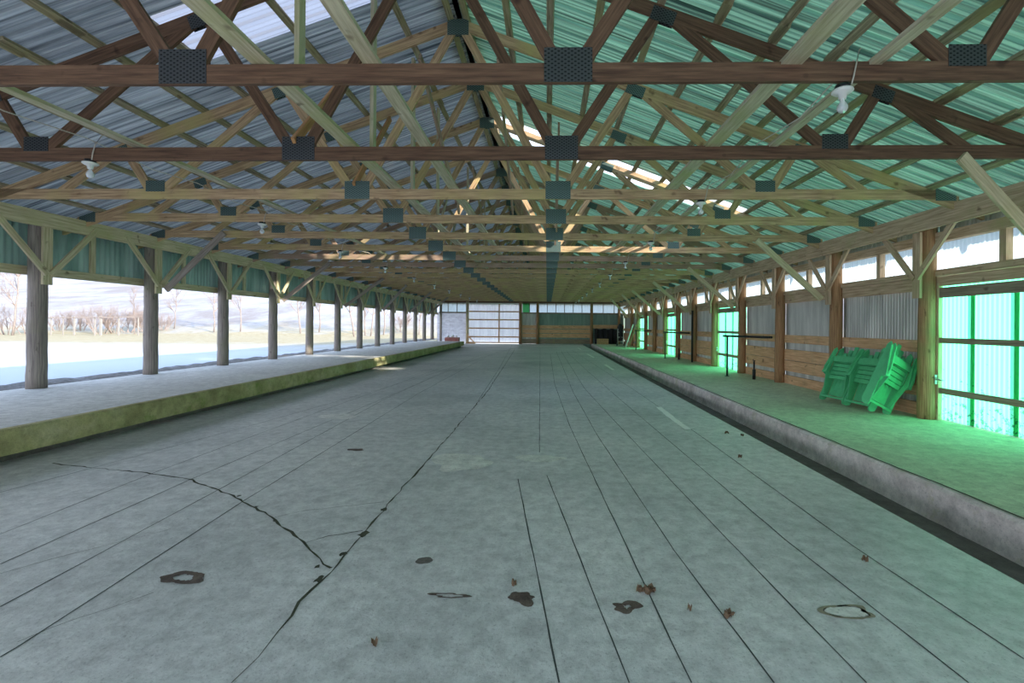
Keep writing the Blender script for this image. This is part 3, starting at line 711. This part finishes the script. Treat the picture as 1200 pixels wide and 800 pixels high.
# ------------------------------------------------------------------ lamps
def make_lamp():
    t = thing('bare_bulb_lamp', '', 'lamp', (0, 0, TZ))
    mb = MB(); mb.lathe((0, 0, 0), [(0.0, -.001), (.05, -.001), (.05, -.03), (.0, -.03)], 14); mb.build('junction_box', M['black'], t)
    mb = MB(); mb.lathe((0, 0, 0), [(.03, -.028), (.068, -.034), (.072, -.045), (.055, -.058), (.03, -.066), (.024, -.10), (.0, -.10)], 18); mb.build('lampholder', M['porcelain'], t)
    mb = MB(); mb.lathe((0, 0, 0), [(.014, -.098), (.015, -.115), (.028, -.135), (.036, -.155), (.036, -.172), (.026, -.190), (.012, -.199), (.0, -.201)], 16); mb.build('bulb', M['bulb'], t)
    mb = MB(); mb.tube([(.045, -.03, -.012), (.06, -.035, .06), (.08, -.03, .15), (.12, .0, .26), (.2, .1, .33)], .006, 6); mb.build('wire', M['wire'], t)
    return t
lp = make_lamp(); first = True
for side, x, ks in (('left', -4.97, range(1, 20, 2)), ('right', 2.13, range(0, 21, 2))):
    for i, k in enumerate(ks):
        o = lp if first else copy_tree(lp); first = False
        o.location = (x, ty(k, x), TZ)
        o['label'] = f'bare bulb in a white holder under the {ORD[k]} truss, {side} lamp row'; o['group'] = f'bare bulbs, {side} row'
for side, x, ks, lb in (('left', -4.9, range(0, 20), 'thin cable strung over the trusses along the left lamp row'), ('right', 2.22, range(0, 20), 'thin cable strung over the trusses along the right lamp row')):
    mb = MB(); pts = []
    for k in ks:
        pts += [(x, TY[k], TZ + .19), (x + .03, TY[k] + T / 2, TZ + .12)]
    mb.tube(pts, .006, 5); tag(mb.build('cable', M['wire']), lb, 'cable')
# string lights behind the left beam
t = thing('string_lights', 'short strand of small white bulbs behind the first bays of the left beam', 'string lights', (-8.25, 7.5, 3.2))
mb = MB(); mb.tube([(0, -.1 + .2 * k, .28 - .045 * k + .02 * (k % 2)) for k in range(9)], .004, 5); mb.build('cord', M['wire'], t)
for k in range(9):
    mb = MB(); mb.lathe((0, -.1 + .2 * k, .28 - .045 * k + .02 * (k % 2)), [(.004, 0), (.014, -.02), (.014, -.045), (0, -.06)], 8); mb.build('small_bulb', M['porcelain'], t)

# ------------------------------------------------------------------ folded adirondack chairs
def rounded_board(mb, pts, y0, y1):
    """extrude an outline of (u, z) between y0 and y1"""
    n = len(pts); a = len(mb.v)
    mb.v += [(p[0], y0, p[1]) for p in pts] + [(p[0], y1, p[1]) for p in pts]
    mb.f.append(tuple(a + i for i in reversed(range(n)))); mb.uv.append([(0, 0)] * n); mb.smooth.append(False)
    mb.f.append(tuple(a + n + i for i in range(n))); mb.uv.append([(0, 0)] * n); mb.smooth.append(False)
    for i in range(n):
        j = (i + 1) % n; mb.f.append((a + i, a + j, a + n + j, a + n + i)); mb.uv.append([(0, 0)] * 4); mb.smooth.append(False)
def make_chair():
    """folded flat: local x = thickness (0 is the front face), y = width, z = up its length"""
    t = thing('folding_adirondack_chair', '', 'chair', (0, 0, 0))
    c = M['chair']
    for s in (-1, 1):          # long side rails (legs) with rounded feet
        mb = MB(); pr = [(-.06, .04), (-.045, .0), (.0, -.005), (.05, .02), (.07, .08), (.065, .55), (.055, 1.0), (.02, 1.06), (-.03, 1.0), (-.055, .6)]
        rounded_board(mb, pr, s * .28 - .013, s * .28 + .013); mb.build('side_leg', c, t)
    for k in range(5):         # back slats, fanned, seen between the rails
        y = (k - 2) * .095; mb = MB(); mb.board((.035, y * .85, .12), (.06, y * 1.15, .95 + .15 * (1 - abs(k - 2) / 2.2)), .018, .082, (1, 0, 0)); mb.build('back_slat', c, t)
    for k in range(6):         # seat slats across
        z = .46 + .078 * k; mb = MB(); mb.board((-.035, -.262, z), (-.035, .262, z), .018, .066, (1, 0, 0)); mb.build('seat_slat', c, t)
    mb = MB(); mb.board((-.05, -.28, .075), (-.05, .28, .075), .02, .035, (1, 0, 0)); mb.build('stretcher', c, t)
    mb = MB(); mb.board((-.075, -.29, .80), (-.075, .29, .80), .02, .10, (1, 0, 0)); mb.build('front_apron', c, t)
    mb = MB(); mb.board((.085, -.27, .90), (.085, .27, .90), .02, .07, (1, 0, 0)); mb.build('back_rail', c, t)
    for s in (-1, 1):          # broad arms folded down alongside
        mb = MB(); pr = [(-.11, .98), (-.17, .62), (-.155, .50), (-.10, .47), (-.055, .52), (-.045, .75), (-.05, 1.0), (-.07, 1.03)]
        rounded_board(mb, pr, s * .315 - .011, s * .315 + .011); mb.build('arm', c, t)
        mb = MB(); mb.board((-.15, s * .30, .50), (-.06, s * .33, .98), .10, .02, (0, 1, 0)); mb.build('arm_rest', c, t)
        mb = MB(); mb.board((-.02, s * .25, .12), (-.12, s * .25, .52), .02, .06, (0, 1, 0)); mb.build('front_leg', c, t)
    return t
ch = make_chair()
for i, (x, y, rz, lean, lb) in enumerate(((5.20, 8.30, .10, .40, 'green folded adirondack chair leaning on the right wall, leftmost of three'),
                                       (5.24, 7.68, .06, .38, 'green folded adirondack chair leaning on the right wall, in the middle of three'),
                                       (5.20, 7.22, 1.95, .42, 'bright green folded adirondack chair turned side-on beside the near green door'))):
    o = ch if i == 0 else copy_tree(ch)
    o.matrix_world = Matrix.Translation((x, y, ZRP + .03)) @ Matrix.Rotation(rz, 4, 'Z') @ Matrix.Rotation(lean, 4, 'Y')
    if i == 2: o.matrix_world = Matrix.Translation((x, y, ZRP + .10)) @ Matrix.Rotation(lean, 4, 'Y') @ Matrix.Rotation(rz, 4, 'Z') @ Matrix.Rotation(.0, 4, 'Y')
    o['label'] = lb; o['group'] = 'folded green adirondack chairs'

# ------------------------------------------------------------------ handrails, pipes and clutter along the right wall
def handrail(pp, wy, label):
    px, py = pp; t = thing('handrail', label, 'railing', (px, py, ZRP), 'black pipe handrails')
    mb = MB(); mb.tube([(0, 0, 0), (0, 0, 1.10)], .026, 12); mb.tube([(0, 0, 0), (0, 0, .012)], .06, 12); mb.build('upright', M['black'], t)
    a = Vector((px, py, 1.13)); c = Vector((5.66, wy, 1.13)); d_ = (c - a).normalized()
    mb = MB(); mb.tube([a - d_ * .14 - Vector((px, py, ZRP - .05)), c - Vector((px, py, ZRP - .05))], .03, 12); mb.build('rail', M['black'], t)
handrail((5.04, 12.75), YR[3] + .05, 'black pipe handrail in front of the second green door')
handrail((5.10, 19.7), YR[6] + .05, 'black pipe handrail in front of the third green door')
handrail((5.17, 26.5), YR[9] + .05, 'black pipe handrail in front of the farthest green door')
for (x, y, h_), lb in (((5.46, 12.02, .48), 'short black standpipe by the boards behind the nearest handrail'), ((5.5, 19.0, .45), 'short black standpipe by the boards behind the second handrail')):
    t = thing('standpipe', lb, 'pipe', (x, y, ZRP), 'short black standpipes')
    mb = MB(); mb.tube([(0, 0, 0), (0, 0, h_)], [.022, .022], 10); mb.tube([(0, 0, 0), (0, 0, h_ * .55)], .042, 10); mb.build('pipe', M['black'], t)
    mb = MB(); mb.tube([(-.02, -.09, h_ + .02), (0, 0, h_ - .02), (.03, .12, h_ + .03)], .014, 8); mb.build('lever', M['black'], t)
mb = MB(); mb.tube([(5.62, 17.65, ZRP), (5.62, 17.65, 2.05)], .04, 10); tag(mb.build('vertical_pipe', M['black']), 'tall dark pipe standing just right of a log post, past the second green door', 'pipe')
for i, (xa, ya, lb, mt) in enumerate(((5.05, 29.3, 'pale long board leaning on the right wall past the farthest green door', 'porcelain'), (5.12, 28.6, 'brown board leaning beside the pale one near the far end', 'right_post'))):
    mb = MB(); mb.board((xa, ya, ZRP + .02), (xa + .5, ya + .1, 1.55), .04, .26 if i == 0 else .14, (1, 0, 0)); tag(mb.build('leaning_board', M[mt]), lb, 'board')
# dark tarp and crate in the far right corner
mb = MB()
nx, nz = 26, 10
for i in range(nx):
    for j in range(nz):
        def P_(i, j):
            x = 3.62 + (5.35 - 3.62) * i / nx; z = ZRP + 1.12 * j / nz + .05 * math.sin(i * .7) * (j / nz); return (x, 34.45 - .12 * math.sin(i * 1.1) + .35 * (j / nz) ** 2, z)
        mb.quad([P_(i, j), P_(i + 1, j), P_(i + 1, j + 1), P_(i, j + 1)], [(0, 0)] * 4, True)
for i in range(nx):
    a = (3.62 + 1.73 * i / nx, 34.8 - .12 * math.sin(i * 1.1), ZRP + 1.12 + .05 * math.sin(i * .7)); c = (3.62 + 1.73 * (i + 1) / nx, 34.8 - .12 * math.sin((i + 1) * 1.1), ZRP + 1.12 + .05 * math.sin((i + 1) * .7))
    mb.quad([a, c, (c[0], 34.98, c[2]), (a[0], 34.98, a[2])], [(0, 0)] * 4, True)
tag(mb.build('covered_pile', M['dark']), 'black-covered pile against the end wall in the far right corner', 'tarp')
t = thing('wooden_crate', 'small yellowish wooden crate in front of the black pile at the far end', 'crate', (4.15, 34.0, ZRP))
for z in (.03, .16, .29):
    mb = MB(); mb.box(-.42, .42, -.2, -.18, z, z + .11); mb.box(-.42, .42, .18, .2, z, z + .11); mb.box(-.42, -.40, -.18, .18, z, z + .11); mb.box(.40, .42, -.18, .18, z, z + .11); mb.build('slat', M['tan'], t)
mb = MB(); mb.box(-.4, .4, -.18, .18, .0, .03); mb.box(-.40, .40, -.18, .18, .36, .39); mb.build('lid', M['tan'], t)
t = thing('hand_truck', 'dark bundle on a pale metal hand truck near the far right corner', 'hand truck', (5.05, 31.3, ZRP))
mb = MB()
for s in (-.2, .2): mb.tube([(s, -.12, .12), (s, .0, 1.0), (s * .8, .08, 1.25)], .018, 8)
for z in (.3, .6, .95): mb.tube([(-.2, -.1 + z * .1, z), (.2, -.1 + z * .1, z)], .014, 6)
mb.build('frame', M['porcelain'], t)
mb = MB(); mb.box(-.2, .2, -.36, -.1, .02, .04); mb.build('toe_plate', M['galv'], t)
for s in (-.24, .24):
    mb = MB(); mb.tube([(s - .03, 0, .12), (s + .03, 0, .12)], .12, 16); mb.build('wheel', M['black'], t)
mb = MB(); mb.lathe((0, .14, .35), [(0, 0), (.17, .02), (.2, .25), (.19, .7), (.21, .95), (.13, 1.13), (0, 1.18)], 14); mb.build('bundle', M['dark'], t)
# red box and wood wedge by the end door
t = thing('red_crate', 'dull red box with clutter on top at the far end of the left walkway', 'crate', (-6.75, 32.6, 0))
mb = MB(); mb.box(-.48, .48, -.3, .3, .0, .52); mb.build('box', M['red'], t)
for z in (.2, .36):
    mb = MB(); mb.box(-.5, .5, -.33, -.30, z, z + .03); mb.build('rib', M['red'], t)
for x, r in ((-.3, .09), (.02, .12), (.28, .08)):
    mb = MB(); mb.tube([(x, -.1, .52), (x + .02, .0, .52 + r * 1.3)], [r, r * .6], 8, .2); mb.build('clutter', M['pale_patch'], t)
t = thing('timber_prop', 'brown slanted timber prop at the foot of the white end door', 'prop', (fx(549), 34.6, 0))
mb = MB(); mb.board((0, .0, .05), (0, .2, .75), .06, .12, (1, 0, 0)); mb.board((.0, -.0, .035), (.62, .1, .035), .07, .07, (0, 0, 1)); mb.board((.0, .1, .62), (.55, .05, .08), .06, .08, (0, 1, 0)); mb.build('timbers', M['plank'], t)

# ------------------------------------------------------------------ outside: ground, gravel, hill, trees, fence
def hz(x, y):
    z = .12
    if x < -8: z += -.02 * min(30, (-8 - x)) * .1
    if y > 50:
        q = y - 50; z += .19 * q + 2.0 * math.sin(x * .02 + 1) * min(1, q / 60) + 1.2 * math.sin(x * .05 + y * .03) * min(1, q / 40)
    return z
def terrain(name, xs, ys_):
    mb = MB(); nx, ny = len(xs), len(ys_); mb.v = [(x, y, hz(x, y) + (random.uniform(-.02, .02) if y < 50 else random.uniform(-.25, .25))) for y in ys_ for x in xs]
    for j in range(ny - 1):
        for i in range(nx - 1):
            a = j * nx + i; mb.f.append((a, a + 1, a + nx + 1, a + nx)); mb.uv.append([(0, 0)] * 4); mb.smooth.append(True)
    return struct(mb.build(name, M['snow']))
terrain('ground_left', [-600, -400, -300, -220, -160, -120, -90, -70, -55, -45, -38, -32, -27, -23, -19, -16, -14, -12, -10.5, -9.3, -8.42], [-60, -30, -12] + [-6 + 3 * k for k in range(19)] + [51.5, 55, 60, 68, 78, 90, 105, 125, 150, 180, 220, 260, 300, 350])
terrain('ground_right', [6.1, 8, 12, 20, 40, 100, 300], [-60, -30, -6, 0, 10, 20, 30, 40, 51])
terrain('ground_front', [-8.42, -4, 0, 6.1], [-60, -30, -12, -6, YB - .02])
terrain('ground_back', [-8.42, -4, 0, 6.1], [DW + .2, 40, 45, 51])
terrain('ground_hill', [-8.42, 0, 6.1, 40, 100, 300], [51, 70, 100, 150, 220, 300])
mb = MB(); ys = [YB + .25 * k for k in range(156)]; prev = None
for y in ys:
    ring = [(-8.42, y, .31)] + [(-8.42 - .22 * q, y + random.uniform(-.06, .06), .34 + random.uniform(-.03, .03) - .008 * q) for q in range(1, 7)] + [(-8.42 - random.uniform(1.5, 2.2), y, .10)]
    if prev:
        for a in range(7): mb.quad([prev[a], ring[a], ring[a + 1], prev[a + 1]], [(0, 0)] * 4, True)
    prev = ring
struct(mb.build('gravel_strip', M['gravel']))
# bare trees
def branch(mb, p, d, ln, r, depth, spread=.5):
    n = 3; pts = [p]; q = Vector(p); dd = Vector(d)
    for i in range(n):
        dd = (dd + Vector((random.uniform(-.12, .12), random.uniform(-.12, .12), random.uniform(-.02, .10)))).normalized(); q = q + dd * ln / n; pts.append(q.copy())
    rads = [r * (1 - .5 * i / n) for i in range(n + 1)]
    mb.tube(pts, rads, 5 if depth > 1 else 3, 0, False)
    if depth <= 0: return
    for i in range(1, n + 1):
        for _ in range(2 if i < n else 3):
            ax = Vector((random.uniform(-1, 1), random.uniform(-1, 1), random.uniform(.0, .6))).normalized()
            nd = (dd * (1 - spread) + ax * spread).normalized()
            branch(mb, pts[i], nd, ln * random.uniform(.45, .65), rads[i] * .55, depth - 1, spread)
def tree(px, Y, h, depth, label, cat='tree', r=None, group='bare trees beyond the field', spread=.5, lean=0):
    X = (px - VX) / F * Y; z = hz(X, Y) - .05
    t = thing('bare_tree' if cat == 'tree' else 'bare_shrub', label, cat, (X, Y, z), group)
    mb = MB(); mt = MB()
    r = r or h * .012
    if cat == 'tree':
        pts = [Vector((lean * k / 6 + random.uniform(-.06, .06), random.uniform(-.06, .06), h * k / 6)) for k in range(7)]
        mb.tube(pts, [r * (1 - k / 7.5) for k in range(7)], 6)
        for k in range(2, 7):
            for _ in range(3):
                a = random.uniform(0, 6.28); branch(mt, pts[k], Vector((math.cos(a) * .6, math.sin(a) * .6, .8)).normalized(), h * .24 * (1.3 - k / 8), r * .4, depth, spread)
        mb.build('trunk', M['bark'], t); mt.build('branches', M['twig'], t)
    else:
        for k in range(9):
            a = random.uniform(0, 6.28); branch(mt, Vector((math.cos(a) * h * .12, math.sin(a) * .3, 0)), Vector((math.cos(a) * .5, math.sin(a) * .5, .9)).normalized(), h * .55, .035, depth, .45)
        mt.build('branches', M['twig'], t)
for px, Y, h, ln, lb in ((251, 52, 6.6, 0, 'thin bare tree on the field edge seen between the second and third left posts'), (282, 52, 6.8, 0, 'bare tree just right of the third left post'),
                     (352, 50, 7.4, -.6, 'bare tree just left of the fifth left post'), (374, 51, 7.2, .2, 'bare tree between the fifth and sixth left posts'),
                     (415, 48, 7.6, -1.2, 'leaning bare tree seen just right of the sixth left post'), (428, 50, 6.2, 0, 'thin bare tree left of the eighth left post'),
                     (435, 49, 6.8, .6, 'spreading bare tree touching the eighth left post'), (450, 50, 7.0, .3, 'bare tree between the eighth and ninth left posts'), (491, 50, 5.2, .3, 'small bare tree seen among the farthest left posts'),
                     (15, 44, 8.5, .8, 'big bare tree at the left edge of the photo'), (158, 50, 4.6, -.2, 'small bare tree beside the far fence corner'), (205, 54, 5.4, .2, 'thin pale bare tree right of the second left post')):
    tree(px, Y, h, 2, lb, lean=ln)
for px, Y, h, lb in ((8, 46, 3.6, 'bare brush clump at the left edge below the big tree'), (30, 48, 3.2, 'bare brush clump just left of the nearest post'), (70, 51, 2.8, 'bare brush clump just right of the nearest post'),
                     (95, 51.5, 2.6, 'bare brush behind the left part of the fence'), (118, 50, 3.6, 'dark-stemmed brush behind the middle of the fence'), (135, 51, 3.4, 'reddish brush behind the right part of the fence'),
                     (150, 51.5, 3.0, 'brush behind the fence end'), (168, 52, 2.4, 'brush just left of the second left post'), (192, 53, 2.0, 'low brush just right of the second left post'), (470, 52, 2.6, 'brush clump seen between the far left posts')):
    tree(px, Y, h, 3, lb, 'shrub', group='bare brush at the field edge')
# fence
def fX(px, Y): return (px - VX) / F * Y
t = thing('field_fence', 'pale post and rail fence at the field edge, left', 'fence', (fX(110, 46), 46, 0)); ox = fX(110, 46)
for px, s in ((60, .07), (74, .06), (87, .13), (111, .09), (118, .16), (139, .10), (162, .08)):
    X = fX(px, 46); mb = MB(); mb.board((X - ox, 0, hz(X, 46) - .1), (X - ox, 0, 1.98), s, s, (1, 0, 0)); mb.build('fence_post', M['fence'], t)
for z in (1.9,):
    mb = MB(); mb.board((fX(52, 46) - ox, -.08, z - .12), (fX(164, 46) - ox, -.08, z + .05), .07, .10, (0, 1, 0)); mb.build('fence_rail', M['bark'], t)
